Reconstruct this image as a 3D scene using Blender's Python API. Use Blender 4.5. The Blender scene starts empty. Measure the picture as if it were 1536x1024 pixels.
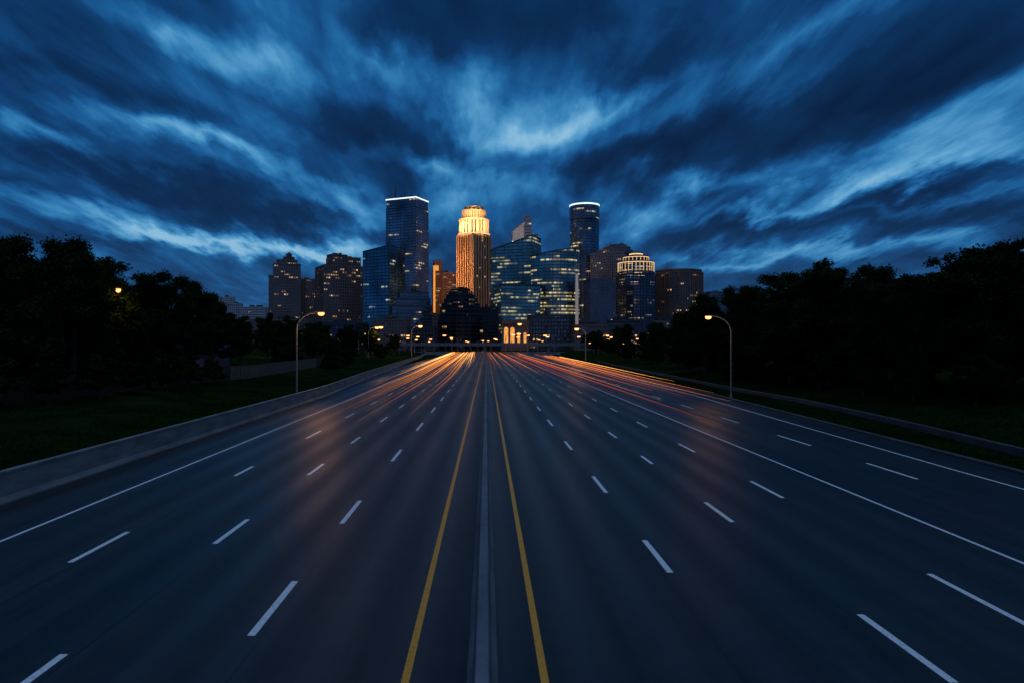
import bpy, math, random
import numpy as np
from mathutils import Vector
R = random.Random(7)
scene = bpy.context.scene
COL = scene.collection
scene.view_settings.view_transform = 'Standard'
scene.view_settings.look = 'None'
scene.view_settings.exposure = 0

# ------------------------------------------------------------ helpers
class MB:
    def __init__(s): s.v=[]; s.f=[]; s.uv=[]; s.m=[]
    def quad(s, pts, uv=None, m=0):
        b=len(s.v); s.v += [tuple(p) for p in pts]
        s.f.append(tuple(range(b,b+len(pts)))); s.m.append(m)
        s.uv += (uv if uv else [(0,0)]*len(pts))
    def box(s, x0,x1,y0,y1,z0,z1,m=0):
        P=[(x0,y0,z0),(x1,y0,z0),(x1,y1,z0),(x0,y1,z0),(x0,y0,z1),(x1,y0,z1),(x1,y1,z1),(x0,y1,z1)]
        for q in ((0,3,2,1),(4,5,6,7),(0,1,5,4),(1,2,6,5),(2,3,7,6),(3,0,4,7)):
            s.quad([P[i] for i in q],m=m)
    def tube(s, path, rad, n=8, m=0, cap=True):
        rings=[]
        for i,p in enumerate(path):
            p=Vector(p)
            a=Vector(path[max(i-1,0)]); b=Vector(path[min(i+1,len(path)-1)])
            d=(b-a).normalized()
            up=Vector((0,0,1)) if abs(d.z)<0.9 else Vector((0,1,0))
            e1=d.cross(up).normalized(); e2=e1.cross(d).normalized()
            r=rad[i] if hasattr(rad,'__len__') else rad
            ring=[]
            for k in range(n):
                t=2*math.pi*k/n
                s.v.append(tuple(p+e1*math.cos(t)*r+e2*math.sin(t)*r)); ring.append(len(s.v)-1)
            rings.append(ring)
        for a,b in zip(rings[:-1],rings[1:]):
            for k in range(n):
                s.f.append((a[k],a[(k+1)%n],b[(k+1)%n],b[k])); s.m.append(m); s.uv+=[(0,0)]*4
        if cap:
            s.f.append(tuple(rings[0])); s.m.append(m); s.uv+=[(0,0)]*n
            s.f.append(tuple(reversed(rings[-1]))); s.m.append(m); s.uv+=[(0,0)]*n
    def mesh(s,name,mats,smooth=False):
        me=bpy.data.meshes.new(name); me.from_pydata(s.v,[],s.f)
        if not isinstance(mats,(list,tuple)): mats=[mats]
        for mt in mats: me.materials.append(mt)
        if len(mats)>1: me.polygons.foreach_set('material_index',s.m)
        ul=me.uv_layers.new(name='UVMap')
        ul.data.foreach_set('uv',np.array(s.uv,dtype=np.float32).ravel())
        if smooth: me.polygons.foreach_set('use_smooth',[True]*len(me.polygons))
        me.update(); return me
def add(name,me,parent=None,loc=(0,0,0),**props):
    o=bpy.data.objects.new(name,me); COL.objects.link(o); o.location=loc
    if parent: o.parent=parent
    for k,v in props.items(): o[k]=v
    return o
def empty(name,loc,label,cat,group=None,rotz=0,scale=1):
    o=bpy.data.objects.new(name,None); COL.objects.link(o); o.location=loc
    o.rotation_euler=(0,0,rotz); o.scale=(scale,)*3 if not hasattr(scale,'__len__') else scale
    o.empty_display_size=1; o['label']=label; o['category']=cat
    if group: o['group']=group
    return o

class NT:
    def __init__(s,tree): s.t=tree; tree.nodes.clear()
    def n(s,typ,ins=None,**kw):
        nd=s.t.nodes.new(typ)
        for k,v in kw.items(): setattr(nd,k,v)
        if ins:
            for k,v in ins.items():
                if v is None: continue
                if isinstance(v,bpy.types.NodeSocket): s.t.links.new(v,nd.inputs[k])
                else: nd.inputs[k].default_value=v
        return nd
    def m(s,op,a,b=None,c=None,clamp=False):
        nd=s.n('ShaderNodeMath',{0:a,1:b,2:c},operation=op); nd.use_clamp=clamp
        return nd.outputs[0]
    def ramp(s,fac,stops,interp='LINEAR'):
        nd=s.n('ShaderNodeValToRGB',{'Fac':fac}); cr=nd.color_ramp; cr.interpolation=interp
        while len(cr.elements)<len(stops): cr.elements.new(0.5)
        for e,(p,c) in zip(cr.elements,stops):
            e.position=p; e.color=(c[0],c[1],c[2],1)
        return nd.outputs[0]
    def mix(s,f,a,b,typ='MIX'):
        nd=s.n('ShaderNodeMix',data_type='RGBA',blend_type=typ)
        for i,v in ((0,f),(6,a),(7,b)):
            if isinstance(v,bpy.types.NodeSocket): s.t.links.new(v,nd.inputs[i])
            elif i==0: nd.inputs[0].default_value=v
            else: nd.inputs[i].default_value=(v[0],v[1],v[2],1)
        return nd.outputs[2]
def newmat(name):
    m=bpy.data.materials.new(name); m.use_nodes=True; return m,NT(m.node_tree)
def noise_mat(name,c1,c2,scale=1.0,rough=0.8,bump=0.0,bscale=None,detail=6,stretch=(1,1,1),emis=None,estr=0,metal=0,spec=0.5):
    m,t=newmat(name)
    co=t.n('ShaderNodeTexCoord').outputs['Object']
    mp=t.n('ShaderNodeMapping',{'Vector':co,'Scale':stretch}).outputs[0]
    nz=t.n('ShaderNodeTexNoise',{'Vector':mp,'Scale':scale,'Detail':detail,'Roughness':0.6}).outputs[0]
    c=t.ramp(nz,[(0.3,c1),(0.7,c2)])
    ins={'Base Color':c,'Roughness':rough,'Metallic':metal,'Specular IOR Level':spec}
    if bump:
        n2=t.n('ShaderNodeTexNoise',{'Vector':co,'Scale':bscale or scale*8,'Detail':4}).outputs[0]
        ins['Normal']=t.n('ShaderNodeBump',{'Strength':bump,'Distance':0.05,'Height':n2}).outputs[0]
    if emis: ins['Emission Color']=(*emis,1); ins['Emission Strength']=estr
    b=t.n('ShaderNodeBsdfPrincipled',ins)
    t.n('ShaderNodeOutputMaterial',{'Surface':b.outputs[0]})
    return m
def emis_mat(name,c,s,var=0.25):
    m,t=newmat(name)
    co=t.n('ShaderNodeTexCoord').outputs['Object']
    nz=t.n('ShaderNodeTexNoise',{'Vector':co,'Scale':0.4,'Detail':2}).outputs[0]
    st=t.m('MULTIPLY_ADD',nz,s*var*2,s*(1-var))
    b=t.n('ShaderNodeEmission',{'Color':(*c,1),'Strength':st})
    t.n('ShaderNodeOutputMaterial',{'Surface':b.outputs[0]})
    return m

# ------------------------------------------------------------ world sky
w=bpy.data.worlds.new("World"); scene.world=w; w.use_nodes=True
t=NT(w.node_tree)
gen=t.n('ShaderNodeTexCoord').outputs['Generated']
sp=t.n('ShaderNodeSeparateXYZ',{0:gen})
X,Y,Z=sp.outputs
yy=t.m('MAXIMUM',Y,0.15)
tx=t.m('DIVIDE',X,yy); tz=t.m('DIVIDE',Z,yy)
P=t.n('ShaderNodeCombineXYZ',{0:tx,1:tz}).outputs[0]
zp=t.m('MAXIMUM',Z,0.0)
def plane(off):
    zz=t.m('ADD',zp,off)
    return t.n('ShaderNodeCombineXYZ',{0:t.m('DIVIDE',X,zz),1:t.m('DIVIDE',Y,zz)}).outputs[0]
Q=plane(.12); Q2=plane(.22)
wq=t.n('ShaderNodeMapping',{'Vector':Q2,'Scale':(2.6,1.0,1)}).outputs[0]
wn=t.n('ShaderNodeTexNoise',{'Vector':wq,'Scale':1.6,'Detail':5,'Roughness':0.58}).outputs['Color']
wv=t.n('ShaderNodeVectorMath',{0:wn,1:(0.5,0.5,0.5)},operation='SUBTRACT').outputs[0]
ws=t.n('ShaderNodeVectorMath',{0:wv,1:(0.26,0.14,0)},operation='MULTIPLY').outputs[0]
PW=t.n('ShaderNodeVectorMath',{0:P,1:ws},operation='ADD').outputs[0]
def S(px,py,rl,rw,ang,amp): return ((px-730)/1024,(515-py)/1024,rl/1024,rw/1024,ang,amp)
clouds=[
 S(830,190,200,70,8,.34), S(760,205,90,36,10,.16), S(640,240,140,24,-18,.36), S(300,212,300,24,-15,.38), S(380,92,180,46,-26,.36),
 S(250,30,200,34,-28,.24), S(510,290,120,34,-12,.28), S(170,318,340,26,-12,.46), S(330,358,260,20,-8,.34),
 S(480,378,190,22,-2,.36), S(1040,262,140,22,-3,.36), S(1260,288,190,34,18,.34), S(1420,225,250,54,18,.32),
 S(1180,70,290,44,28,.30), S(1440,165,250,32,24,.20), S(1110,388,280,22,2,.34), S(1420,372,240,20,4,.26),
 S(700,150,50,90,-15,.24), S(590,85,140,34,-35,.24), S(920,150,190,28,25,.26), S(60,185,180,20,-12,.30),
 S(780,290,170,36,5,.24), S(940,305,140,30,0,.24),S(680,335,420,50,0,.12), S(1120,330,150,14,8,.22),
 S(790,25,340,90,4,-.36), S(170,130,270,38,-16,-.28), S(230,266,310,30,-13,-.32), S(80,40,220,80,-20,-.20),
 S(1270,165,390,56,24,-.40), S(1000,215,240,34,14,-.30), S(1370,292,220,20,12,-.40), S(1450,30,260,90,20,-.24),
 S(560,190,190,40,-24,-.22), S(1440,328,280,24,8,-.34), S(480,335,280,22,-8,-.30), S(60,352,220,20,-5,-.26),
 S(660,200,150,30,-20,-.14), S(1150,345,220,20,3,-.26), S(1480,250,150,14,12,-.28), S(930,90,200,40,15,-.14)]
acc=None
for (a,b,sa,sb,ang,amp) in clouds:
    mp=t.n('ShaderNodeMapping',{'Vector':PW,'Location':(a,b,0),'Rotation':(0,0,math.radians(ang)),'Scale':(sa,sb,1)},vector_type='TEXTURE').outputs[0]
    g=t.n('ShaderNodeTexGradient',{'Vector':mp},gradient_type='SPHERICAL').outputs['Fac']
    acc=t.m('MULTIPLY_ADD',g,amp,acc if acc is not None else 0.0)
def nq(Qs,sx,sy,lx,ly,det,ro,di):
    return t.n('ShaderNodeTexNoise',{'Vector':t.n('ShaderNodeMapping',{'Vector':Qs,'Scale':(sx,sy,1),'Location':(lx,ly,0)}).outputs[0],'Scale':1.0,'Detail':det,'Roughness':ro,'Distortion':di}).outputs[0]
n1=nq(Q,1.9,.50,3.1,1.2,6,.56,.4)
n2=nq(Q,6.0,.95,0,0,5,.58,.25)
n3=nq(Q2,4.4,1.9,7.7,2.1,8,.60,.6)
v=t.m('ADD',0.44,acc)
v=t.m('ADD',v,t.m('MULTIPLY',t.m('SUBTRACT',n1,0.5),1.0))
v=t.m('ADD',v,t.m('MULTIPLY',t.m('SUBTRACT',n2,0.5),0.40))
v=t.m('ADD',v,t.m('MULTIPLY',t.m('SUBTRACT',n3,0.5),0.58))
skyc=t.ramp(v,[(0.0,(.0014,.013,.050)),(0.28,(.0025,.027,.096)),(0.44,(.005,.056,.185)),(0.57,(.011,.112,.31)),(0.70,(.032,.205,.45)),(0.85,(.10,.34,.60)),(1.0,(.26,.51,.72))])
hz=t.m('SUBTRACT',1.0,t.m('DIVIDE',t.m('ABSOLUTE',Z),0.18),clamp=True)
hz=t.m('MULTIPLY',t.m('POWER',hz,1.5),0.45)
skyc=t.mix(hz,skyc,(.026,.10,.225))
bg1=t.n('ShaderNodeBackground',{'Color':skyc,'Strength':1.0})
ns=t.n('ShaderNodeTexSky',sky_type='NISHITA'); ns.sun_disc=False
ns.sun_elevation=math.radians(3); ns.sun_rotation=math.radians(180)
bg2=t.n('ShaderNodeBackground',{'Color':ns.outputs[0],'Strength':0.0015})
ad=t.n('ShaderNodeAddShader',{0:bg1.outputs[0],1:bg2.outputs[0]})
t.n('ShaderNodeOutputWorld',{'Surface':ad.outputs[0]})

sl=bpy.data.lights.new('dusk_sky_light','SUN'); sl.energy=0.50; sl.angle=math.radians(70); sl.color=(.66,.80,1.0)
so=bpy.data.objects.new('sun',sl); COL.objects.link(so); so.rotation_euler=(math.radians(22),math.radians(6),0)

# ------------------------------------------------------------ materials
m_asph,t=newmat('asphalt')
co=t.n('ShaderNodeTexCoord').outputs['Object']
sp=t.n('ShaderNodeSeparateXYZ',{0:co})
big=t.n('ShaderNodeTexNoise',{'Vector':t.n('ShaderNodeMapping',{'Vector':co,'Scale':(.28,.035,1)}).outputs[0],'Scale':1,'Detail':5}).outputs[0]
stk=t.n('ShaderNodeTexNoise',{'Vector':t.n('ShaderNodeMapping',{'Vector':co,'Scale':(2.6,.05,1)}).outputs[0],'Scale':1,'Detail':5,'Roughness':.65}).outputs[0]
fin=t.n('ShaderNodeTexNoise',{'Vector':co,'Scale':45,'Detail':3,'Roughness':.7}).outputs[0]
pat=t.n('ShaderNodeTexNoise',{'Vector':co,'Scale':1.3,'Detail':6,'Roughness':.7}).outputs[0]
wear=t.m('SINE',t.m('MULTIPLY',t.m('SUBTRACT',sp.outputs[0],1.6),2*math.pi/1.8))
val=t.m('MULTIPLY_ADD',wear,0.004,0.020)
val=t.m('ADD',val,t.m('MULTIPLY',t.m('SUBTRACT',big,.5),.040))
val=t.m('ADD',val,t.m('MULTIPLY',t.m('SUBTRACT',stk,.5),.034))
val=t.m('ADD',val,t.m('MULTIPLY',t.m('SUBTRACT',fin,.5),.060))
val=t.m('ADD',val,t.m('MULTIPLY',t.m('SUBTRACT',pat,.5),.026))
wob=t.m('MULTIPLY',t.m('SUBTRACT',t.n('ShaderNodeTexNoise',{'Vector':co,'Scale':.7,'Detail':4}).outputs[0],.5),.07)
for xs in (-12.15,-8.6,-5.0,4.98,8.72,12.25,16.2,19.9):
    d=t.m('ABSOLUTE',t.m('SUBTRACT',t.m('ADD',sp.outputs[0],wob),xs))
    g=t.m('SUBTRACT',1.0,t.m('DIVIDE',d,.04),clamp=True)
    val=t.m('MULTIPLY',val,t.m('SUBTRACT',1.0,t.m('MULTIPLY',g,.9)))
val=t.m('MAXIMUM',val,.003)
cc=t.n('ShaderNodeCombineColor',{0:t.m('MULTIPLY',val,1.02),1:val,2:val}).outputs[0]
rg=t.m('MULTIPLY_ADD',big,.28,.31)
rg=t.m('ADD',rg,t.m('MULTIPLY',wear,-.05))
bp=t.n('ShaderNodeBump',{'Strength':.4,'Distance':.01,'Height':fin}).outputs[0]
b=t.n('ShaderNodeBsdfPrincipled',{'Base Color':cc,'Roughness':rg,'Normal':bp,'Specular IOR Level':.38})
t.n('ShaderNodeOutputMaterial',{'Surface':b.outputs[0]})

def paint(name,c,worn):
    m,t=newmat(name)
    co=t.n('ShaderNodeTexCoord').outputs['Object']
    nz=t.n('ShaderNodeTexNoise',{'Vector':co,'Scale':9,'Detail':7,'Roughness':.75}).outputs[0]
    c1=t.ramp(nz,[(.32,tuple(x*worn for x in c)),(.48,c)])
    b=t.n('ShaderNodeBsdfPrincipled',{'Base Color':c1,'Roughness':.55})
    t.n('ShaderNodeOutputMaterial',{'Surface':b.outputs[0]}); return m
m_white=paint('white_paint',(.90,.89,.86),.40)
m_yellow=paint('yellow_paint',(.90,.36,.02),.5)
m_conc=noise_mat('concrete',(.11,.105,.10),(.27,.26,.24),.6,.8,.3,14,stretch=(1,.6,2.5))
m_dconc=noise_mat('dark_concrete',(.045,.045,.042),(.11,.105,.10),.6,.85,.3,14,stretch=(1,.6,2.5))
m_concm=noise_mat('median_concrete',(.08,.09,.10),(.20,.21,.225),.7,.75,.25,14,stretch=(1,.5,2))
m_ground=noise_mat('grass_ground',(.004,.011,.003),(.012,.030,.006),.22,1,.2,3,spec=0)
m_grass=noise_mat('grass_blade',(.005,.016,.003),(.016,.044,.008),.22,1,spec=0)
m_leaf=noise_mat('foliage',(.004,.011,.003),(.024,.050,.013),.40,.95,spec=.02)
m_bark=noise_mat('bark',(.012,.010,.008),(.035,.028,.022),3,.9)
m_steel=noise_mat('lamp_steel',(.20,.20,.20),(.34,.34,.34),2,.4,metal=.5)
m_head=noise_mat('lamp_housing',(.05,.05,.05),(.10,.10,.10),2,.5,metal=.4)
m_lens=emis_mat('sodium_lens',(1,.27,.04),1.6,.05)
m_core=emis_mat('sodium_core',(1,.46,.15),3.2,.05)
m_fence=noise_mat('weathered_timber',(.010,.009,.008),(.028,.025,.022),1.2,.85,.3,8,stretch=(4,4,.5))

# ------------------------------------------------------------ ground and road
def interp(y,tab): return float(np.interp(y,[a for a,_ in tab],[b for _,b in tab]))
LB=[(-30,-19.6),(85,-20),(125,-22.3),(200,-25.5),(300,-29),(400,-35),(470,-43),(560,-60)]
RE=[(-30,26.3),(30,26.5),(85,28.6),(200,31),(300,36),(400,43),(470,50),(560,66)]
RW=[(-30,29.5),(39,31),(55,33),(76,34.7),(95,34.2),(150,36),(200,37),(300,42),(400,50),(560,75)]
def ground_z(x,y):
    if y>330: k=max(0,1-(y-330)/80)
    else: k=1
    z=-.06
    if x<-20: z+=k*1.3*min(1,max(0,(-x-24)/14))
    if x>30: z+=k*1.9*min(1,max(0,(x-36)/12))
    if abs(x)>56: z+=k*4.0*min(1,(abs(x)-56)/30)
    return z
xs=[-6000,-3000,-1500,-800,-400,-200,-120,-90,-80,-70,-60]+[ -56+2*i for i in range(0,19)]+[-18,0,20,30]+[34+2*i for i in range(0,14)]+[70,80,90,120,200,400,800,1500,3000,6000]
ys=[-300,-100,-40]+[ -20+8*i for i in range(0,56)]+[450,520,600,800,1200,2000,4000,9000]
g=MB(); nx=len(xs)
rr=random.Random(3)
for y in ys:
    for x in xs:
        bz=ground_z(x,y)+( rr.uniform(-.12,.12) if (x<-26 or x>38) and abs(x)<90 and y<400 else 0)
        g.v.append((x,y,bz))
for j in range(len(ys)-1):
    for i in range(nx-1):
        a=j*nx+i; g.f.append((a,a+1,a+1+nx,a+nx)); g.m.append(0); g.uv+=[(0,0)]*4
add('ground',g.mesh('ground',m_ground,True),kind='structure')
r=MB()
ysr=[-30+5*i for i in range(0,119)]
for a,b in zip(ysr[:-1],ysr[1:]):
    r.quad([(interp(a,LB)-.3,a,0),(interp(a,RE),a,0),(interp(b,RE),b,0),(interp(b,LB)-.3,b,0)])
add('road',r.mesh('road',m_asph),kind='structure')
def sweep(profile,pathf,y0,y1,step,joint=None):
    mb=MB(); st=[]; y=y0
    while y<=y1:
        st.append((y,1)); 
        if joint and (round((y-y0)/step)%joint==0): st+= [(y+.03,.0),(y+.06,.0),(y+.09,1)]
        y+=step
    rings=[]
    for (yv,k) in st:
        x0=pathf(yv); ring=[]
        cx=sum(p[0] for p in profile)/len(profile)
        for (px,pz) in profile:
            f=1 if k else .84
            mb.v.append((x0+cx+(px-cx)*f,yv,pz*(1 if k else .975))); ring.append(len(mb.v)-1)
        rings.append(ring)
    n=len(profile)
    for a,b in zip(rings[:-1],rings[1:]):
        for k in range(n-1):
            mb.f.append((a[k],b[k],b[k+1],a[k+1])); mb.m.append(0); mb.uv+=[(0,0)]*4
    for ring,rev in ((rings[0],0),(rings[-1],1)):
        mb.f.append(tuple(ring) if not rev else tuple(reversed(ring))); mb.m.append(0); mb.uv+=[(0,0)]*n
    return mb
kerb=sweep([(0,-.05),(0,.12),(.04,.15),(.30,.15),(.30,-.08)],lambda y:interp(y,RE),-20,520,4,1)
add('kerb',kerb.mesh('kerb',m_dconc),kind='structure')
bar=sweep([(.30,0),(.30,.08),(.16,.30),(.11,1.16),(.13,1.18),(.13,1.30),(-.20,1.30),(-.20,-.1)],lambda y:interp(y,LB),-20,480,4,2)
add('concrete_barrier',bar.mesh('concrete_barrier',m_conc),label='long weathered concrete barrier wall along the road edge',category='barrier')
wl=sweep([(0,-.1),(0,.38),(.03,.42),(.26,.42),(.26,-.1)],lambda y:interp(y,RW),-20,300,4,2)
add('retaining_wall',wl.mesh('retaining_wall',m_dconc),label='low concrete retaining wall between grass verge and slope',category='wall')
md=sweep([(-.30,0),(-.30,.07),(-.19,.30),(-.12,.90),(-.10,.92),(.10,.92),(.12,.90),(.19,.30),(.30,.07),(.30,0)],lambda y:-.08,-15,505,6,1)
add('median_barrier',md.mesh('median_barrier',m_concm),label='grey concrete median barrier between two yellow lines',category='barrier')
def strip(mb,xf,y0,y1,w,z=.006,step=10):
    y=y0
    while y<y1-1e-6:
        e=min(y1,y+step)
        mb.quad([(xf(y)-w/2,y,z),(xf(y)+w/2,y,z),(xf(e)+w/2,e,z),(xf(e)-w/2,e,z)]); y=e
yl=MB()
strip(yl,lambda y:-1.57,-15,505,.16); strip(yl,lambda y:1.12,-15,505,.16)
add('yellow_lane_line',yl.mesh('yellow_lane_line',m_yellow),kind='structure')
wh=MB()
strip(wh,lambda y:-16.0-max(0,(y-90))*.02,-15,500,.14)
strip(wh,lambda y:15.9+max(0,(y-200))*.02,-15,500,.14)
REL=lambda y:interp(y,RE)-2.6+max(0,(y-60))*.004
strip(wh,REL,-15,500,.15)
def dashes(xf,lst,cyc,ln,end=470):
    for a,b in lst: strip(wh,xf,a,b,.18)
    a=lst[-1][0]+cyc
    while a<end: strip(wh,xf,a,a+ln,.15); a+=cyc
dashes(lambda y:-5.25,[(6,9),(15.2,18.7),(24.7,28.3),(37.8,41.9),(51.2,56)],13.4,5)
dashes(lambda y:-8.85,[(11,14.3),(22.2,25.3),(33.8,37),(44.6,47.6)],12.2,4)
dashes(lambda y:-12.4,[(9,12),(20.3,23.6),(33.6,36.2),(46.9,51)],13,4)
dashes(lambda y:5.22,[(8,11),(19.4,22.6),(29.8,33.5),(41.9,45.6),(54.1,58.5)],12.4,4.4)
dashes(lambda y:8.97,[(13.1,16.4),(24.9,28),(37,39.6),(47.2,50.4)],12,3.6)
dashes(lambda y:12.5,[(15.7,19.3),(28.8,32.3),(41,44.5)],12.2,3.6)
dashes(lambda y:20.7,[(20,24),(32.8,37.2),(43.6,48.6)],12.4,4.4)
add('white_lane_line',wh.mesh('white_lane_line',m_white),kind='structure')

def grass(name,n,xr,yr,seed,xmin=None):
    rs=np.random.RandomState(seed)
    y=yr[0]+(yr[1]-yr[0])*rs.rand(n)**1.5; x=xr[0]+(xr[1]-xr[0])*rs.rand(n)
    keep=np.array([ (xx<interp(yv,LB)-.5) if xx<0 else (xx>interp(yv,RE)+.45 and abs(xx-interp(yv,RW)-.15)>.3) for xx,yv in zip(x,y)])
    x=x[keep]; y=y[keep]; n=len(x)
    z=np.array([ground_z(a,b) for a,b in zip(x,y)])-.03
    h=.07+.18*rs.rand(n)**2; a=rs.rand(n)*6.283; wv=.025+.03*rs.rand(n)
    lean=rs.randn(n,2)*.06
    V=np.zeros((n,3,3))
    V[:,0]=np.stack([x-np.cos(a)*wv,y-np.sin(a)*wv,z],1)
    V[:,1]=np.stack([x+np.cos(a)*wv,y+np.sin(a)*wv,z],1)
    V[:,2]=np.stack([x+lean[:,0],y+lean[:,1],z+h],1)
    me=bpy.data.meshes.new(name); me.vertices.add(3*n); me.vertices.foreach_set('co',V.ravel())
    me.loops.add(3*n); me.loops.foreach_set('vertex_index',np.arange(3*n))
    me.polygons.add(n); me.polygons.foreach_set('loop_start',np.arange(n)*3); me.polygons.foreach_set('loop_total',np.full(n,3))
    me.materials.append(m_grass); me.update(calc_edges=True)
    add(name,me,kind='stuff',label='short dark roadside grass on the verge',category='grass')
grass('grass',120000,(-44,-19.9),(20,120),1)
grass('grass',120000,(26.8,48),(20,120),2)

# ------------------------------------------------------------ trees
def tree_meshes(seed,H=16,cr=5.0,low=.22,n_cl=95,per=230,leaf=.24,stretch=1.0):
    rs=random.Random(seed); tr=MB(); tips=[]
    base=[(0,0,-.3)]; rad=[.42*H/16]
    x=y=0
    for i in range(1,9):
        x+=rs.uniform(-.22,.22); y+=rs.uniform(-.22,.22)
        base.append((x,y,H*.84*i/8)); rad.append(.42*H/16*(1-.88*i/8))
    tr.tube(base,rad,8)
    for i in range(2,9):
        for _ in range(3 if i<8 else 2):
            a=rs.uniform(0,6.283); L=cr*rs.uniform(.55,.95)*(1-.45*(i/8)**2); p=Vector(base[i]); path=[tuple(p)]
            d=Vector((math.cos(a),math.sin(a),rs.uniform(.15,.7)))
            for k in range(5):
                d=(d+Vector((rs.uniform(-.25,.25),rs.uniform(-.25,.25),rs.uniform(-.05,.2)))).normalized()
                p=p+d*L/5; path.append(tuple(p))
                if k>=1 and rs.random()<.6:
                    q=p+Vector((rs.uniform(-1,1),rs.uniform(-1,1),rs.uniform(-.2,1)))*L*.25
                    tr.tube([tuple(p),tuple(q)],[.05,.015],4,cap=False); tips.append(q)
            tr.tube(path,[rad[i]*.45*(1-.85*k/5)+.012 for k in range(6)],5,cap=False)
            tips.append(Vector(path[-1])); tips.append(Vector(path[3]))
    cl=[]
    for q in tips: cl.append((q,rs.uniform(.6,1.25)*H/16))
    lobes=[(Vector((rs.uniform(-1,1)*cr*.5,rs.uniform(-1,1)*cr*.5,H*rs.uniform(.36,.82))),rs.uniform(.36,.54)*cr) for _ in range(12)]
    for _ in range(n_cl):
        c,rl=rs.choice(lobes)
        while True:
            u=Vector((rs.uniform(-1,1),rs.uniform(-1,1),rs.uniform(-1,1)))
            if .2<u.length<1: break
        cl.append((c+u*rl,rs.uniform(.6,1.15)*H/16))
    rn=np.random.RandomState(seed); C=[]
    for c,rr_ in cl:
        n=int(per*(rr_/(.8*H/16))**2)
        u=rn.randn(n,3); u/=np.linalg.norm(u,axis=1)[:,None]; u*=(rn.rand(n,1)**.40)*rr_*(1+.22*rn.randn(n,1)); u[:,2]*=.8
        C.append(np.array(c)+u)
    C=np.concatenate(C); C=C[C[:,2]>H*low*rn.uniform(.6,1.1,len(C))]
    n=len(C); a=rn.randn(n,3); a/=np.linalg.norm(a,axis=1)[:,None]; b=rn.randn(n,3); b=np.cross(a,b); b/=np.linalg.norm(b,axis=1)[:,None]
    s=leaf*(.6+.8*rn.rand(n,1))
    V=np.stack([C-a*s*.6,C+b*s*.32,C+a*s*.6,C-b*s*.32],1)
    me=bpy.data.meshes.new('crown'); me.vertices.add(4*n); me.vertices.foreach_set('co',V.ravel())
    me.loops.add(4*n); me.loops.foreach_set('vertex_index',np.arange(4*n))
    me.polygons.add(n); me.polygons.foreach_set('loop_start',np.arange(n)*4); me.polygons.foreach_set('loop_total',np.full(n,4))
    me.materials.append(m_leaf); me.update(calc_edges=True)
    return tr.mesh('trunk',m_bark,True),me
TV=[tree_meshes(s,16,c,l) for s,c,l in ((11,5.4,.08),(23,4.9,.10),(37,5.8,.06),(51,5.0,.08))]
BV=[tree_meshes(s,5,2.6,.02,50,150,.22) for s in (61,67)]
def tree(x,y,h,k=None,name='tree',label='tall dense leafy tree standing dark beyond the verge',grp='trees lining the highway',wide=1.0):
    k=R.randrange(4) if k is None else k
    s=h/16
    e=empty(name,(x,y,ground_z(x,y)),label,'tree',grp,R.uniform(0,6.28),(s*wide,s*wide,s))
    add('trunk',TV[k][0],e); add('crown',TV[k][1],e)
def bush(x,y,h,wide=1.0,label='low dark leafy bush at the edge of the grass'):
    k=R.randrange(2); s=h/5
    e=empty('bush',(x,y,ground_z(x,y)),label,'bush','bushes along the verges',R.uniform(0,6.28),(s*wide,s*wide,s))
    add('stem',BV[k][0],e); add('crown',BV[k][1],e)
for x,y,h in ((-45.3,64,16),(-49,72,15.4),(-44,72,16.8),(-45,79,16.4),(-45,92,15.8),(-45.6,105,15),(-51,100,15.3),(-48.6,120,14.4),
    (-56,88,15),(-54,76,14),(-58,112,13.5),(-53,140,12),(-56,155,12),(-61,190,13),(-64,220,13),(-51,200,11.2),(-49,240,12),(-50,285,12.5),(-42,310,10),(-72,230,11),(-80,190,9),
    (-66,150,9),(-60,62,14),(-52,170,11.5),(-46,180,9),(-58,240,12.5),(-55,215,12),(-44,262,10.5),
    (43,150,12.8),(42,131,15.2),(43.5,119,15.2),(43,108,15),(43,96,16),(44,87,16),(46.5,81,14.5),(49,80,12.5),(45.5,66,14.0),(47.5,63,14.6),(49,58,13.8),(44.5,74,12.8),
    (46,71,12),(56,75,12.5),(54,92,14.5),(53,112,14.3),(51,135,13),(50,200,11),(51,250,12),(57,180,12),(62,220,12),(47,290,10.5),(60,310,12),(60,66,12),(70,280,12),(72,160,10),(52,84,13),(50,100,14),(56,102,13)):
    tree(x,y,h,wide=R.uniform(1.0,1.25))
tree(-28.4,125,7.4,1,label='small rounded green tree on the grass beside the fence',wide=1.1)
for x,y,h in ((-44,58,5),(-45,68,5),(-43.5,78,5),(-44,88,5),(-43,97,4),(-44,146,4.5),(-46,52,5),(-45,160,4.5),(-30,136,3.5),(-33,160,4),(-37,185,4),(-34,215,5),(-38,245,5),
    (-38.5,60,3.6),(-37.5,66,4.0),(-37.2,72,3.4),(-36.5,78,4.2),(-36.8,84,3.6),(-36,90,3.2),(-40,55,4.2),(-39,50,4),(-39,46,3.5),
    (43,60,4.5),(46,55,4.5),(42,67,4.5),(41.5,75,5),(41,84,4.5),(42,93,5),(41,102,4.5),(40.5,113,5),(41,124,4.5),(41,137,5),(42,150,5),(41,165,5),(43,185,5),(42,205,5),(47,225,5),(46,250,6),(48,275,6),(52,300,6),(47,50,4.5),(50,47,5)):
    bush(x,y,h,R.uniform(1,1.35))
for i in range(12):
    if i not in (9,10,11): bush(-51-R.uniform(0,4),52+i*6.0,R.uniform(6,7.5),1.3)
    bush(52+R.uniform(0,6),50+i*12.0,R.uniform(7,9),1.4)
for i in range(12): bush(47+R.uniform(-1,2),54+i*7.5,R.uniform(6.5,8.5),1.35)
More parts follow.
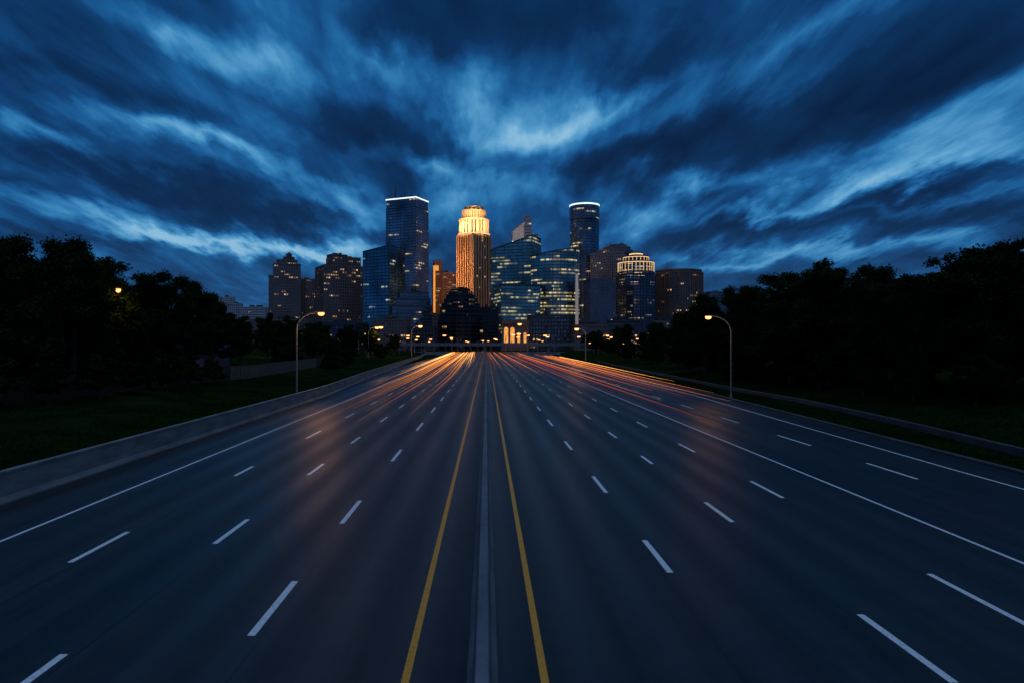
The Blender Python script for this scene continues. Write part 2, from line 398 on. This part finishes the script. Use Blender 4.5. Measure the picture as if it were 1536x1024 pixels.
for i in range(60):
    y=R.uniform(480,640); x=R.choice([R.uniform(-330,-45),R.uniform(75,330)])
    tree(x,y,R.uniform(9,17),label='distant dark tree in front of the city blocks',grp='trees before the city',wide=1.3)

# ------------------------------------------------------------ fence panels
L=3.0
def panel(pk,mat,nm):
    fp=MB()
    for i in range(20):
        x0=i*.15+.01; h=2.1+R.uniform(-.04,.04)
        fp.box(x0,x0+pk,-.012,.012,.08,h)
    fp.box(0,L,.014,.06,.45,.55); fp.box(0,L,.014,.06,1.75,1.85)
    return fp.mesh(nm,mat)
fpm=panel(.125,m_fence,'fence_panel')
fpm2=panel(.08,noise_mat('lamplit_timber_tint',(.07,.060,.05),(.17,.145,.12),1.2,.85,.3,8,stretch=(4,4,.5)),'picket_panel')  # paler timber tint carries the warm lamplight on this stretch of fence
fq=MB(); fq.box(-.06,.06,-.03,.09,-.3,2.25); fq.box(-.08,.08,-.05,.11,2.25,2.3); fpo=fq.mesh('post',m_fence)
pt=[(-41,58),(-36.5,105),(-37.5,148),(-40,190)]
for (a,b) in zip(pt[:-1],pt[1:]):
    A=Vector((*a,0)); B=Vector((*b,0)); n=int((B-A).length/L); dr=(B-A)/n; ang=math.atan2(dr.y,dr.x)
    for k in range(n):
        p=A+dr*k; pale=98<p.y<150
        e=add('fence_panel',fpm2 if pale else fpm,None,(p.x,p.y,ground_z(p.x,p.y)),label='pale lamplit-toned timber picket fence panel beside the trees' if pale else 'dark weathered timber fence panel above the grass verge',category='fence',group='fence panels beside the verge')
        e.rotation_euler=(0,0,ang); e.scale=(dr.length/L,1,1)
        add('post',fpo,e)

# ------------------------------------------------------------ street lamps
def lamp_parts(H=10.0,arm=2.4,LS=1.0):
    p=MB(); path=[(0,0,0),(0,0,.4),(0,0,H*.45)]; rad=[.13,.11,.09]
    for i in range(0,11):
        a=math.pi/2*i/10
        path.append((arm*(1-math.cos(a)),0,H*.80+(H*.20)*math.sin(a))); rad.append(.085-.035*i/10)
    p.tube(path,rad,10); p.tube([(0,0,-.1),(0,0,.08)],[.24,.24],12)
    pole=p.mesh('pole',m_steel,True)
    h=MB()
    N=12
    secs=[(arm-.15,.06,.05),(arm+.05,.15,.07),(arm+.35,.22,.10),(arm+.66,.21,.09),(arm+.88,.08,.04)]
    rings=[]
    for (x,wd,ht) in secs:
        ring=[]
        for k in range(N):
            a=2*math.pi*k/N; zz=math.sin(a); zz=zz if zz>0 else zz*.35
            h.v.append((x,math.cos(a)*wd,H+.02+zz*ht)); ring.append(len(h.v)-1)
        rings.append(ring)
    for a,b in zip(rings[:-1],rings[1:]):
        for k in range(N): h.f.append((a[k],a[(k+1)%N],b[(k+1)%N],b[k])); h.m.append(0); h.uv+=[(0,0)]*4
    for rg_ in (rings[0],rings[-1]): h.f.append(tuple(rg_)); h.m.append(0); h.uv+=[(0,0)]*N
    head=h.mesh('lamp_head',m_head,True)
    l=MB(); rings=[]
    for j in range(9):
        ph=math.pi/2*(j-1.2)/7.0; ring=[]
        for k in range(12):
            a=2*math.pi*k/12
            l.v.append((arm+.42+.38*LS*math.cos(ph)*math.cos(a),.34*LS*math.cos(ph)*math.sin(a),H-.08-.34*LS*math.sin(ph))); ring.append(len(l.v)-1)
        rings.append(ring)
    for i,(a,b) in enumerate(zip(rings[:-1],rings[1:])):
        mi=1 if 1<=i<=4 else 0
        for k in range(12): l.f.append((a[k],b[k],b[(k+1)%12],a[(k+1)%12])); l.m.append(mi); l.uv+=[(0,0)]*4
    l.f.append(tuple(rings[-1])); l.m.append(0); l.uv+=[(0,0)]*12
    return pole,head,l.mesh('lamp_lens',[m_lens,m_core],True)
LP=lamp_parts(); LPF=lamp_parts(LS=1.8)
def lamplight(en,soft):
    l=bpy.data.lights.new('lamp_light','POINT'); l.energy=en; l.color=(1,.45,.11); l.shadow_soft_size=soft; return l
LL={'near':lamplight(480,.3),'dim':lamplight(190,.3),'far':lamplight(1100,.6)}
def lamp(x,y,rot,H=10,wide=1,label='curved steel street lamp with lit orange lantern',power='far',P=None):
    s=H/10; P=P or LPF
    e=empty('street_lamp',(x,y,ground_z(x,y) if (x<-20 or x>30) else 0),label,'street lamp','street lamps along the highway',rot,(s*wide,s*wide,s))
    add('pole',P[0],e); add('lamp_head',P[1],e); add('lamp_lens',P[2],e)
    if power:
        lo=bpy.data.objects.new('lamp_light',LL[power]); COL.objects.link(lo); lo.parent=e; lo.location=(2.85,0,8.6)
lamp(-22.4,80.5,0,10.2,power='near',P=LP); lamp(29.7,83,math.pi,9.8,power='dim',P=LP)
lamp(-43.2,76.0,.4,11.4,wide=.6,label='lit orange street lamp glimpsed between dark tree crowns',power='dim',P=LP)
lamp(54.5,88,math.pi,11.8,wide=.9,label='lit orange street lamp glimpsed between dark tree crowns',power=None,P=LP)
for x,y,rot,H in ((37,255,math.pi,12),(-33,300,0,13.5),(-45,260,0,11.5),(-46,275,0.2,12),(30,500,math.pi,21),(-47,285,0,7),(58,255,0,4.5),(63,290,math.pi,5),(-64,200,0,6)):
    lamp(x,y,rot,H)
dl='distant lit orange street lamp near the overpass'
for i in range(22):
    lamp(-68+i*6.0+R.uniform(-2,2),R.uniform(525,640),R.choice([0,math.pi]),R.uniform(8,15),1.7,label=dl,power='far' if i%5==0 else None)
for x,y,H in ((-62,350,8),(-75,400,12),(-90,430,10),(-52,380,6),(-40,420,9),(-48,455,12),(-60,470,8),(58,340,7),(66,380,9),(78,400,6),(62,430,11),(84,450,12),(100,470,10),(72,460,7),(110,430,6),(-120,450,9),(-105,420,6)):
    lamp(x,y,R.choice([0,math.pi]),H,1.3,label=dl,power=None)

# ------------------------------------------------------------ overpass
ov=MB()
ov.box(-75,100,506,518,5.0,6.0); 
ovo=empty('overpass_bridge',(0,0,0),'low concrete overpass crossing the highway before the city','bridge')
add('deck',ov.mesh('deck',m_conc),ovo)
op=MB()
for x in range(-75,100,5): op.box(x+.05,x+4.95,505.7,505.98,4.7,7.0)
add('parapet',op.mesh('parapet',m_concm),ovo)
for x in (-46,-1,46):
    oq=MB(); oq.box(x-.8,x+.8,507,517,-.2,4.5); oq.box(x-1.6,x+1.6,506.5,517.5,4.5,4.99); add('pier',oq.mesh('pier',m_conc),ovo)

# ------------------------------------------------------------ buildings
def glass(name,tint,frac,lit,strg,bay,fh,seed,metal=.85,rough=.12,wid=2.0):
    m,t=newmat(name)
    uv=t.n('ShaderNodeUVMap').outputs[0]; s=t.n('ShaderNodeSeparateXYZ',{0:uv})
    fl=t.m('FLOOR',t.m('DIVIDE',s.outputs[1],fh))
    rw=t.n('ShaderNodeTexWhiteNoise',{'W':t.m('ADD',fl,seed*3.7)},noise_dimensions='1D').outputs['Value']
    off=t.m('MULTIPLY',rw,7.0)
    ce=t.m('FLOOR',t.m('ADD',t.m('DIVIDE',s.outputs[0],bay*wid),off))
    ce1=t.m('FLOOR',t.m('DIVIDE',s.outputs[0],bay))
    v2=t.n('ShaderNodeCombineXYZ',{0:ce,1:fl,2:seed+.37}).outputs[0]
    v3=t.n('ShaderNodeCombineXYZ',{0:ce1,1:fl,2:seed+.77}).outputs[0]
    a=t.n('ShaderNodeTexWhiteNoise',{'Vector':v2},noise_dimensions='3D').outputs['Value']
    bb=t.n('ShaderNodeTexWhiteNoise',{'Vector':v3},noise_dimensions='3D')
    nz=t.n('ShaderNodeTexNoise',{'Vector':t.n('ShaderNodeMapping',{'Vector':uv,'Location':(seed*3.3,seed*1.7,0),'Scale':(.035,.022,1)}).outputs[0],'Scale':1,'Detail':3}).outputs[0]
    th=t.m('MULTIPLY',t.m('POWER',rw,1.2),frac*2.2)
    th=t.m('MULTIPLY',th,t.m('MULTIPLY_ADD',nz,3.2,-.6))
    on=t.m('LESS_THAN',a,th)
    fr=t.m('FRACT',t.m('DIVIDE',s.outputs[1],fh))
    strip_=t.m('GREATER_THAN',fr,.60)
    br=t.m('MULTIPLY_ADD',t.m('POWER',bb.outputs['Value'],2.0),1.5,.20)
    em=t.m('MULTIPLY',t.m('MULTIPLY',on,br),t.m('MULTIPLY_ADD',strip_,strg,strg*.10))
    lc=t.mix(t.m('MULTIPLY',bb.outputs['Value'],.3),lit,(1,.9,.7))
    tc=t.mix(t.m('MULTIPLY_ADD',nz,2.4,-.7,clamp=True),tuple(c*.35 for c in tint),tuple(min(1,c*1.7) for c in tint))
    gn=t.n('ShaderNodeNewGeometry').outputs['Normal']
    wv=t.n('ShaderNodeVectorMath',{0:t.n('ShaderNodeVectorMath',{0:bb.outputs['Color'],1:(.5,.5,.5)},operation='SUBTRACT').outputs[0],'Scale':.06},operation='SCALE').outputs[0]
    nn=t.n('ShaderNodeVectorMath',{0:t.n('ShaderNodeVectorMath',{0:gn,1:wv},operation='ADD').outputs[0]},operation='NORMALIZE').outputs[0]
    b=t.n('ShaderNodeBsdfPrincipled',{'Base Color':tc,'Metallic':metal,'Roughness':rough,'Emission Color':lc,'Emission Strength':em,'Normal':nn})
    t.n('ShaderNodeOutputMaterial',{'Surface':b.outputs[0]}); return m
def stone(name,c,rough=.8): return noise_mat(name,tuple(x*.75 for x in c),tuple(min(1,x*1.2) for x in c),.06,rough,.1,1)
def rect(cx,cy,W,rot=20,ratio=.8):
    th=math.radians(abs(rot)); a=W/(math.cos(th)+ratio*math.sin(th)); b=a*ratio
    c,s=math.cos(math.radians(rot)),math.sin(math.radians(rot))
    return [(cx+c*x-s*y,cy+s*x+c*y) for x,y in ((-a/2,-b/2),(a/2,-b/2),(a/2,b/2),(-a/2,b/2))]
def ngon(cx,cy,W,n=16,ratio=1.0,ph=.5):
    return [(cx+W/2*math.cos(2*math.pi*(k+ph)/n),cy+W/2*ratio*math.sin(2*math.pi*(k+ph)/n)) for k in range(n)]
def prism(bw,bg,br,pts,z0,tops,st):
    n=len(pts)
    if not hasattr(tops,'__len__'): tops=[tops]*n
    fh,bay,bf,pe,bd,pd,pw=st['fh'],st['bay'],st.get('bf',.35),st.get('pe',2),st.get('bd',.25),st.get('pd',.4),st.get('pw',.5)
    u0=0
    for i in range(n):
        A=Vector(pts[i]); B=Vector(pts[(i+1)%n]); hA,hB=tops[i],tops[(i+1)%n]
        Ln=(B-A).length; d=(B-A)/Ln; N=Vector((d.y,-d.x))
        bg.quad([(A.x,A.y,z0),(B.x,B.y,z0),(B.x,B.y,hB),(A.x,A.y,hA)],[(u0,z0),(u0+Ln,z0),(u0+Ln,hB),(u0,hA)])
        def bx(t0,t1,za,zb,pro,za2=None,zb2=None):
            za2=za if za2 is None else za2; zb2=zb if zb2 is None else zb2
            p=A+d*Ln*t0; q=A+d*Ln*t1; P_=p+N*pro; Q_=q+N*pro
            bw.quad([(P_.x,P_.y,za),(Q_.x,Q_.y,za2),(Q_.x,Q_.y,zb2),(P_.x,P_.y,zb)])
            bw.quad([(P_.x,P_.y,zb),(Q_.x,Q_.y,zb2),(q.x,q.y,zb2),(p.x,p.y,zb)])
            bw.quad([(p.x,p.y,za),(q.x,q.y,za2),(Q_.x,Q_.y,za2),(P_.x,P_.y,za)])
            bw.quad([(p.x,p.y,za),(P_.x,P_.y,za),(P_.x,P_.y,zb),(p.x,p.y,zb)])
            bw.quad([(Q_.x,Q_.y,za2),(q.x,q.y,za2),(q.x,q.y,zb2),(Q_.x,Q_.y,zb2)])
        if bf>0:
            z=math.ceil(z0/fh)*fh
            while z<max(hA,hB)-1:
                zb=z+bf*fh; t0,t1=0,1
                if hA<zb and hB<zb: break
                if hA<zb: t0=(zb-hA)/(hB-hA)
                elif hB<zb: t1=(zb-hA)/(hB-hA)
                bx(t0,t1,z,zb,bd); z+=fh
        if pe>0:
            k=max(1,round(Ln/(bay*pe)))
            for j in range(k+1):
                tt=min(max(j/k,pw/2/Ln),1-pw/2/Ln); h=hA+(hB-hA)*tt
                bx(tt-pw/2/Ln,tt+pw/2/Ln,z0,h,pd)
        ph=st.get('ph',1.6)
        bx(0,1,hA-ph*.6,hA+ph*.4,max(bd,pd)+.15,hB-ph*.6,hB+ph*.4)
        u0+=Ln
    br.quad([(p[0],p[1],h-.02) for p,h in zip(pts,tops)])
    if st.get('plant',True) and max(tops)-min(tops)<1:
        cx=sum(p[0] for p in pts)/n; cy=sum(p[1] for p in pts)/n; W=max(p[0] for p in pts)-min(p[0] for p in pts)
        rr2=random.Random(int(W*10+tops[0]))
        for _ in range(3):
            ax=cx+rr2.uniform(-.22,.22)*W; ay=cy+rr2.uniform(-.15,.15)*W; ww=rr2.uniform(.05,.12)*W; hh=rr2.uniform(1.5,4)
            br.box(ax-ww,ax+ww,ay-ww,ay+ww,tops[0]-.01,tops[0]+hh)
m_roof=noise_mat('roofing',(.03,.03,.035),(.07,.07,.075),.2,.9)
def building(name,label,X,D,tiers,st,wm,gm,cat='building',extra=None):
    e=empty(name,(X,D,0),label,cat)
    bw,bg,br=MB(),MB(),MB()
    for pts,z0,tops in tiers: prism(bw,bg,br,pts,z0,tops,st)
    add('wall',bw.mesh('wall',wm),e); add('window',bg.mesh('window',gm),e,kind='stuff'); add('roof',br.mesh('roof',m_roof),e)
    return e
def ring_light(e,pts,z,h,pro,mat,name='roof_light'):
    mb=MB(); n=len(pts); cx=sum(p[0] for p in pts)/n; cy=sum(p[1] for p in pts)/n
    W=max(p[0] for p in pts)-min(p[0] for p in pts); k=1+2*pro/W; k2=1+2*(pro-.5)/W
    o=[(cx+(p[0]-cx)*k,cy+(p[1]-cy)*k) for p in pts]; q=[(cx+(p[0]-cx)*k2,cy+(p[1]-cy)*k2) for p in pts]
    for i in range(n):
        a,b=o[i],o[(i+1)%n]; c,d_=q[i],q[(i+1)%n]
        mb.quad([(*a,z),(*b,z),(*b,z+h),(*a,z+h)]); mb.quad([(*a,z+h),(*b,z+h),(*d_,z+h),(*c,z+h)]); mb.quad([(*c,z),(*d_,z),(*b,z),(*a,z)])
    add(name,mb.mesh(name,mat),e)
WARM=(1,.52,.18); AMB=(1,.66,.28); GRN=(.85,.78,.30); COOL=(.8,.88,.8)
g_brown=glass('glass_brown',(.13,.13,.15),.09,WARM,.5,3,3.8,1,metal=.6)
g_brown2=glass('glass_bronze',(.14,.13,.15),.14,WARM,.55,3,3.8,2,metal=.6)
g_blue=glass('glass_blue',(.16,.26,.34),.03,COOL,.35,3,4.0,3,wid=3)
g_ids=glass('glass_dark_blue',(.18,.24,.29),.08,AMB,.45,3,4.2,4,wid=6)
g_teal=glass('glass_teal',(.30,.38,.35),.30,GRN,.38,3,4.0,5,wid=8)
g_teal2=glass('glass_teal_lit',(.26,.34,.32),.50,(.95,.76,.28),.50,3,4.0,6,wid=8)
g_dark=glass('glass_black',(.018,.022,.028),.07,WARM,.5,3,4.0,7)
g_grey=glass('glass_grey',(.16,.18,.22),.07,AMB,.4,3,3.9,8)
g_cyl=glass('glass_lit_drum',(.16,.18,.24),.22,AMB,.6,3,3.9,9,wid=3)
g_gold=glass('glass_gold',(.08,.05,.04),.05,WARM,.5,2.4,4.0,10,metal=.3)
s_brown=stone('brown_brick',(.20,.13,.11)); s_tan=stone('tan_stone',(.46,.31,.19)); s_grey=stone('grey_panel',(.16,.17,.20))
s_dark=stone('dark_metal_panel',(.04,.05,.065),.5); s_black=stone('black_metal_panel',(.018,.02,.024),.5); s_teal=stone('mullion_blue_grey',(.06,.085,.10),.5); s_pale=stone('pale_panel',(.42,.42,.44))
s_red=stone('red_granite',(.22,.12,.09))
m_white_l=emis_mat('white_roof_light',(.75,.9,1),1.4); m_warm_l=emis_mat('warm_light_band',(1,.64,.30),1.2); m_gold_l=emis_mat('gold_floodlit_glow',(1,.36,.07),.9)
BR=dict(fh=3.8,bay=3,bf=.42,pe=1,bd=.2,pd=.45,pw=1.1)
GL=dict(fh=4.0,bay=3,bf=.25,pe=2,bd=.12,pd=.2,pw=.25)

building('office_tower','brown stepped office tower with small domed cap',-273,922,[
  (rect(0,0,48,18),0,96),(rect(3,0,41,18),96,112),(rect(3,0,31,18),112,117.5),(ngon(6,0,14,8),117.5,122),(ngon(6,0,7,8),122,126.5)],BR,s_brown,g_brown)
building('office_block','narrow brown office block between stepped towers',-250,960,[(rect(0,0,22,10),0,95.6)],BR,s_brown,g_brown)
building('office_tower','wide bronze office tower with stepped penthouse and lit windows',-195,900,[
  (rect(0,0,65,28,.8),0,106),(rect(6,0,47,28,.8),106,118),(rect(-3,0,26,28,.8),118,122)],BR,s_brown,g_brown2)
building('glass_tower','dark blue glass tower with slanted roof edge',-128,850,[(rect(0,0,51,-30,.8),0,[120,125,124,122])],GL,s_dark,g_blue)
e=building('skyscraper','tallest dark glass skyscraper with white lit roof edge and antennas',-119,1024,[
  (rect(0,0,62,-24,.75),0,206),(rect(0,0,60,-24,.75),206,221.5)],dict(GL,fh=4.2),s_dark,g_ids)
ring_light(e,rect(0,0,62,-24,.75),219,1.8,.5,m_white_l)
for (ax,h) in ((-18,20),(-9,9),(-4,11),(6,12),(12,8),(17,10)):
    mb=MB(); mb.tube([(ax,0,221),(ax,0,221+h*.5),(ax,0,221+h)],[.8,.6,.35],6); mb.box(ax-1,ax+1,-1,1,221,223.5); add('antenna',mb.mesh('antenna',s_dark),e)
building('office_block','terraced blue glass office block',-89,800,[(rect(0,0,52,12,.8),0,50),(rect(1,0,46,12,.8),50,58),(rect(3,0,38,12,.8),58,65)],GL,s_teal,g_grey)
e=building('office_tower','slim brick tower with corner glowing gold as if floodlit',-79,1100,[(rect(0,0,19,20),0,124),(rect(0,0,14,20),124,139)],BR,s_brown,g_brown2)
mb=MB(); mb.box(-6,-3,-14,-11,50,122); mb.box(-6,2.5,-14,-11,122.2,130); add('glow_pilaster',mb.mesh('glow_pilaster',m_gold_l),e)  # floodlighting put into the pilaster as its own emission
building('office_block','brown flat roofed block beside the slim tower',-59,1080,[(rect(0,0,28,15),0,117)],BR,s_red,g_brown)
building('office_block','low brown block at foot of the skyscrapers',-66,900,[(rect(0,0,30,8),0,44)],BR,s_brown,g_brown)
GS=dict(fh=4.0,bay=2.6,bf=.0,pe=1.9,bd=.2,pd=1.2,pw=1.9,ph=2.2,plant=False)
e=building('skyscraper','golden floodlit stone skyscraper with stepped crown',-18.6,1000,[
  (rect(0,0,50,44,.95),0,163),(ngon(0,0,43,12),163,186),(ngon(0,0,34,12),186,199),(ngon(0,0,26,12),199,204.5)],GS,s_tan,g_gold)
ring_light(e,ngon(0,0,46,12),164.0,1.4,1.2,m_warm_l,'cornice_light')
ring_light(e,ngon(0,0,43,12),184.5,.8,1.4,m_warm_l,'cornice_light')
def flood(e,loc,target,energy,size,col=(1,.42,.12),spread=None):
    l=bpy.data.lights.new('floodlight','AREA'); l.shape='RECTANGLE'; l.size=size[0]; l.size_y=size[1]; l.energy=energy; l.color=col
    o=bpy.data.objects.new('floodlight',l); COL.objects.link(o); o.parent=e; o.location=loc
    dv=Vector(target)-Vector(loc); o.rotation_euler=dv.to_track_quat('-Z','Y').to_euler()
    if spread: l.spread=math.radians(spread)
flood(e,(-52,-44,60),(-12,-12,110),65000,(14,6)); flood(e,(-48,-42,120),(-12,-12,150),42000,(14,6))
flood(e,(46,-50,40),(12,-12,100),4000,(14,6))
CRC=(1,.60,.27)
flood(e,(0,-40,166),(0,-14,180),17000,(30,4),CRC,80); flood(e,(-30,-30,166),(-6,-8,181),14000,(12,4),CRC,80); flood(e,(30,-30,166),(6,-8,181),7000,(12,4),CRC,80)
flood(e,(0,-34,188),(0,-8,197),8000,(24,3),CRC,100)
dome=[]
prev=0
for zt,wd in ((30,47),(36,45),(42,42),(47,38.5),(51.5,34.5),(55.5,30),(59,25),(61.5,19),(63.3,13)):
    dome.append((ngon(0,0,wd,20,.8),prev,zt)); prev=zt
building('domed_block','dark stepped dome shaped office block with few lit windows',-26.7,700,dome,dict(GL,ph=.8,plant=False),s_black,g_dark)
building('glass_tower','teal glass tower with rising slanted roof and lit floors',38,880,[(rect(0,0,65,-22,.7),0,[126,141,142,128])],GL,s_teal,g_teal)
e=building('office_tower','grey crowned tower with pale sloping roof behind teal glass',50,930,[
  ([(-16,-12),(1,-12),(1,12),(-16,12)],0,[156,171,171,156]),([(1.2,-12),(10,-12),(10,12),(1.2,12)],0,178),([(10.2,-12),(19,-12),(19,12),(10.2,12)],0,153)],dict(GL,pe=3,bf=.55,plant=False),s_grey,g_ids)
mb=MB(); mb.quad([(-15,-12.6,138),(0,-12.6,138),(0,-12.6,170),(-15,-12.6,156.5)]); mb.quad([(-16,-12.6,157),(1,-12.6,172.2),(1,12,172.2),(-16,12,157)]); add('crown_panel',mb.mesh('crown_panel',s_pale),e)
flood(e,(-10,-60,150),(-6,-12,160),8000,(10,6),(1,.72,.50))
building('glass_block','lower teal glass block with evenly lit floors',35,800,[(rect(0,0,54,14,.7),0,74)],GL,s_teal,g_teal)
building('glass_tower','curved glass tower with many rows of lit floors',84,840,[(ngon(0,0,60,20,.7),0,[118+5*math.cos(2*math.pi*(k+.5)/20) for k in range(20)])],GL,s_teal,g_teal2)
e=building('skyscraper','round dark skyscraper with white lit crown ring',146.5,1024,[(ngon(0,0,43,18),0,186),(ngon(0,0,40,18),186,191),(ngon(0,0,44,18),191,213)],dict(GL,fh=4.2),s_dark,g_ids)
ring_light(e,ngon(0,0,44,18),211,2.2,.5,m_white_l)
e=empty('lit_pylon',(103,780,0),'slender pale glowing pylon beside glass tower','pylon')
mb=MB(); mb.tube([(0,0,0),(0,0,70),(0,0,86)],[1.8,1.7,1.4],10); add('shaft',mb.mesh('shaft',noise_mat('pylon_pale_glow',(.4,.38,.36),(.55,.52,.5),.1,.6,emis=(1,.8,.65),estr=.16)),e)  # shaft illumination put in as faint emission of the pale surface
mb=MB(); mb.tube([(0,0,86),(0,0,88)],[1.8,.6],10); add('cap',mb.mesh('cap',s_grey),e)
building('office_block','small purple grey office block with sparse lights',132,800,[(rect(0,0,34,10),0,80.6)],BR,stone('purple_grey',(.15,.13,.18)),g_grey)
building('office_tower','grey brown office tower with curved stepped roof',178,980,[(rect(0,0,60,-25,.8),0,134),(ngon(6,0,50,14,.8),134,139),(ngon(9,0,38,14,.8),139,143.5),(ngon(11,0,22,14,.8),143.5,147)],BR,stone('grey_brown',(.20,.18,.18)),g_grey)
e=building('round_tower','drum shaped tower with brightly lit stepped crown',188,860,[(ngon(0,0,49,18),0,92),(ngon(0,0,44,18),92,108),(ngon(0,0,31,18),108,115),(ngon(0,0,15,12),115,120)],dict(BR,pe=1.8,pw=.6,plant=False),s_dark,g_cyl)
ring_light(e,ngon(0,0,15,12),117.5,1.4,.8,m_warm_l); ring_light(e,ngon(0,0,44,18),106.5,.8,.8,m_warm_l); ring_light(e,ngon(0,0,31,18),113.5,.7,.7,m_warm_l)
m_fin=emis_mat('crown_fin_glow',(1,.66,.32),.75,.5)
fa=MB(); fa.box(-.35,.35,-.35,.35,0,10); fam=fa.mesh('crown_light',m_fin)
fb=MB(); fb.box(-.35,.35,-.35,.35,0,4.4); fbm=fb.mesh('crown_light',m_fin)
for p in ngon(0,0,44.6,30): add('crown_light',fam,e,(p[0],p[1],96))
for p in ngon(0,0,31.6,20): add('crown_light',fbm,e,(p[0],p[1],109))
building('round_tower','wide brown drum shaped building with vertical ribs',253,900,[(ngon(0,0,61,30,.9),0,98),(ngon(0,0,57,30,.9),98,101.5)],dict(BR,bf=.3,pd=1.1,pw=.8,plant=False),s_red,g_brown)
building('office_block','far low grey office block above the trees',370,1100,[(rect(0,0,44,10),0,88)],BR,s_grey,g_grey)
building('office_block','far pale low block with white roof',-413,1100,[(rect(0,0,42,15),0,70),(rect(-4,0,24,15),70,80)],BR,s_pale,g_grey)
building('office_block','far low flat block with bright roof edge',-373,1100,[(rect(0,0,40,5),0,64)],BR,s_pale,g_brown)
for (x,y,wd,h,mt,gm) in ((-205,700,60,30,s_brown,g_brown),(-145,680,50,26,s_dark,g_grey),(-95,690,34,30,s_brown,g_brown),(-62,660,26,22,s_dark,g_dark),(3,760,20,46,s_black,g_dark),
    (62,690,40,34,s_dark,g_grey),(100,670,34,24,s_brown,g_brown),(140,690,40,29,s_dark,g_brown),(183,680,40,28,s_brown,g_brown2),(225,700,40,25,s_grey,g_brown),(275,720,50,27,s_red,g_brown),
    (-270,740,60,26,s_dark,g_brown),(-340,800,70,34,s_brown,g_brown),(340,800,70,34,s_dark,g_grey)):
    building('low_rise_block','low city block with scattered lit windows below the towers',x,y,[(rect(0,0,wd,R.uniform(-12,12)),0,h)],BR,mt,gm)
e=empty('entrance_hall',(27.5,650,0),'low stone hall with tall golden lit arched openings','hall')
mb=MB(); W=24; nb=4; 
mb.box(-W/2,W/2,.6,16,0,28); 
for k in range(nb+1):
    x=-W/2+k*W/nb; mb.box(x-.8,x+.8,-.6,.58,0,25)
mb.box(-W/2-1,W/2+1,-1,.59,25.02,28.4)
add('wall',mb.mesh('wall',s_brown),e)
m_hall=emis_mat('hall_glow',(1,.40,.09),.95,.8)
for k in range(nb):
    x=-W/2+(k+.5)*W/nb; hw=W/nb/2-(1.0 if k in (0,1) else 1.7); zt=22 if k in (0,1) else 17
    a=MB(); pts=[(x-hw,.5,7),(x+hw,.5,7)]+[(x+hw*math.cos(q*math.pi/8),.5,zt-hw+hw*math.sin(q*math.pi/8)) for q in range(9)]
    a.quad(pts); add('window',a.mesh('window',m_hall),e)
e=empty('storage_shed',(-55,126,ground_z(-54,126)),'long low shed with blue fascia behind the fence','shed')
mb=MB(); mb.box(-5,4.5,0,8,-1,4.0); mb.box(-5.2,4.7,-.3,8.3,4.9,5.05); add('wall',mb.mesh('wall',s_dark),e)
mb=MB(); mb.box(-5.1,4.6,-.2,8.1,4.0,4.89); add('fascia',mb.mesh('fascia',noise_mat('blue_fascia',(.03,.11,.40),(.06,.18,.55),.5,.5)),e)
for k in range(2):
    mb=MB(); x=-4.4+k*4.4; mb.box(x,x+2.8,-.06,-.005,.1,2.6); add('door',mb.mesh('door',s_grey),e)

# ------------------------------------------------------------ light trails left by traffic lights, and tubes added for road sheen
mw=emis_mat('headlight_streak',(1,.44,.12),2.8,.45); mo=emis_mat('amber_streak',(1,.28,.05),1.4,.45); mr=emis_mat('tail_light_streak',(1,.11,.025),.75,.35)
md_=emis_mat('added_sheen_streak',(1,.32,.06),1.0,.35)
def trail(xf,y0,y1,z,rmax,mat,lab,pw=1.3):
    mb=MB(); n=40; path=[]; rad=[]
    for i in range(n+1):
        k=i/n; y=y0+(y1-y0)*k; path.append((xf(y),y,z)); rad.append(max(.003,rmax*min(1,k*1.5)**pw))
    mb.tube(path,rad,6)
    add('light_trail',mb.mesh('light_trail',mat,True),label=lab,category='light trail',group='glowing traffic light trails above the road')
q=random.Random(5)
LAB1='warm orange headlight or added sheen trail hovering above the lane'; LAB2='red and amber tail light trail hovering above the lane'
for i in range(20):
    x0=-2.9-i*.80+q.uniform(-.2,.2); y0=q.uniform(90,145) if i>5 else q.uniform(120,220)
    trail(lambda y,x0=x0:x0-max(0,y-130)*.016,y0,q.uniform(430,495),q.uniform(.45,.75),q.uniform(.07,.17),mw if q.random()<.45 else mo,LAB1)
for x0,y0 in ((-6.6,58),(-7.3,66),(-10.2,54),(-10.9,62),(-13.3,54),(-14.0,60),(-14.7,70),(-15.3,80),(-12.6,64)):
    trail(lambda y,x0=x0:x0-max(0,y-130)*.016,y0,300,.4,.11,md_,LAB1,1.5)  # extra glowing tubes added to throw an amber sheen on the lanes
for x0,y0,y1,mt,rm in ((17.3,50,330,mr,.09),(17.9,70,300,mo,.05),(14.0,85,400,mr,.09),(18.8,90,420,mr,.08),(10.6,120,440,mo,.09),(9.8,150,440,mr,.08),(7.0,150,460,mo,.10),(4.2,170,460,mo,.09),(3.0,160,450,mr,.09),
      (20.6,84,400,mo,.07),(22.2,76,380,mr,.08),(23.6,80,330,mo,.08),(25.0,70,340,mo,.09),(26.2,86,330,mr,.08),(27.3,82,310,mo,.08),(28.6,104,300,mw,.07),(26.8,130,330,mo,.08)):
    trail(lambda y,x0=x0:x0+(max(0,y-110)*.018 if x0>22 else -max(0,y-60)*.006),y0,y1,q.uniform(.50,.80),rm,mt,LAB2,.9)

# ------------------------------------------------------------ camera
cd=bpy.data.cameras.new('Camera'); cd.lens=24; cd.sensor_width=36; cd.clip_start=.1; cd.clip_end=20000
cd.shift_x=.0247; cd.shift_y=.002
co_=bpy.data.objects.new('Camera',cd); COL.objects.link(co_); co_.location=(0,0,6.5); co_.rotation_euler=(math.radians(90),0,0)
scene.camera=co_
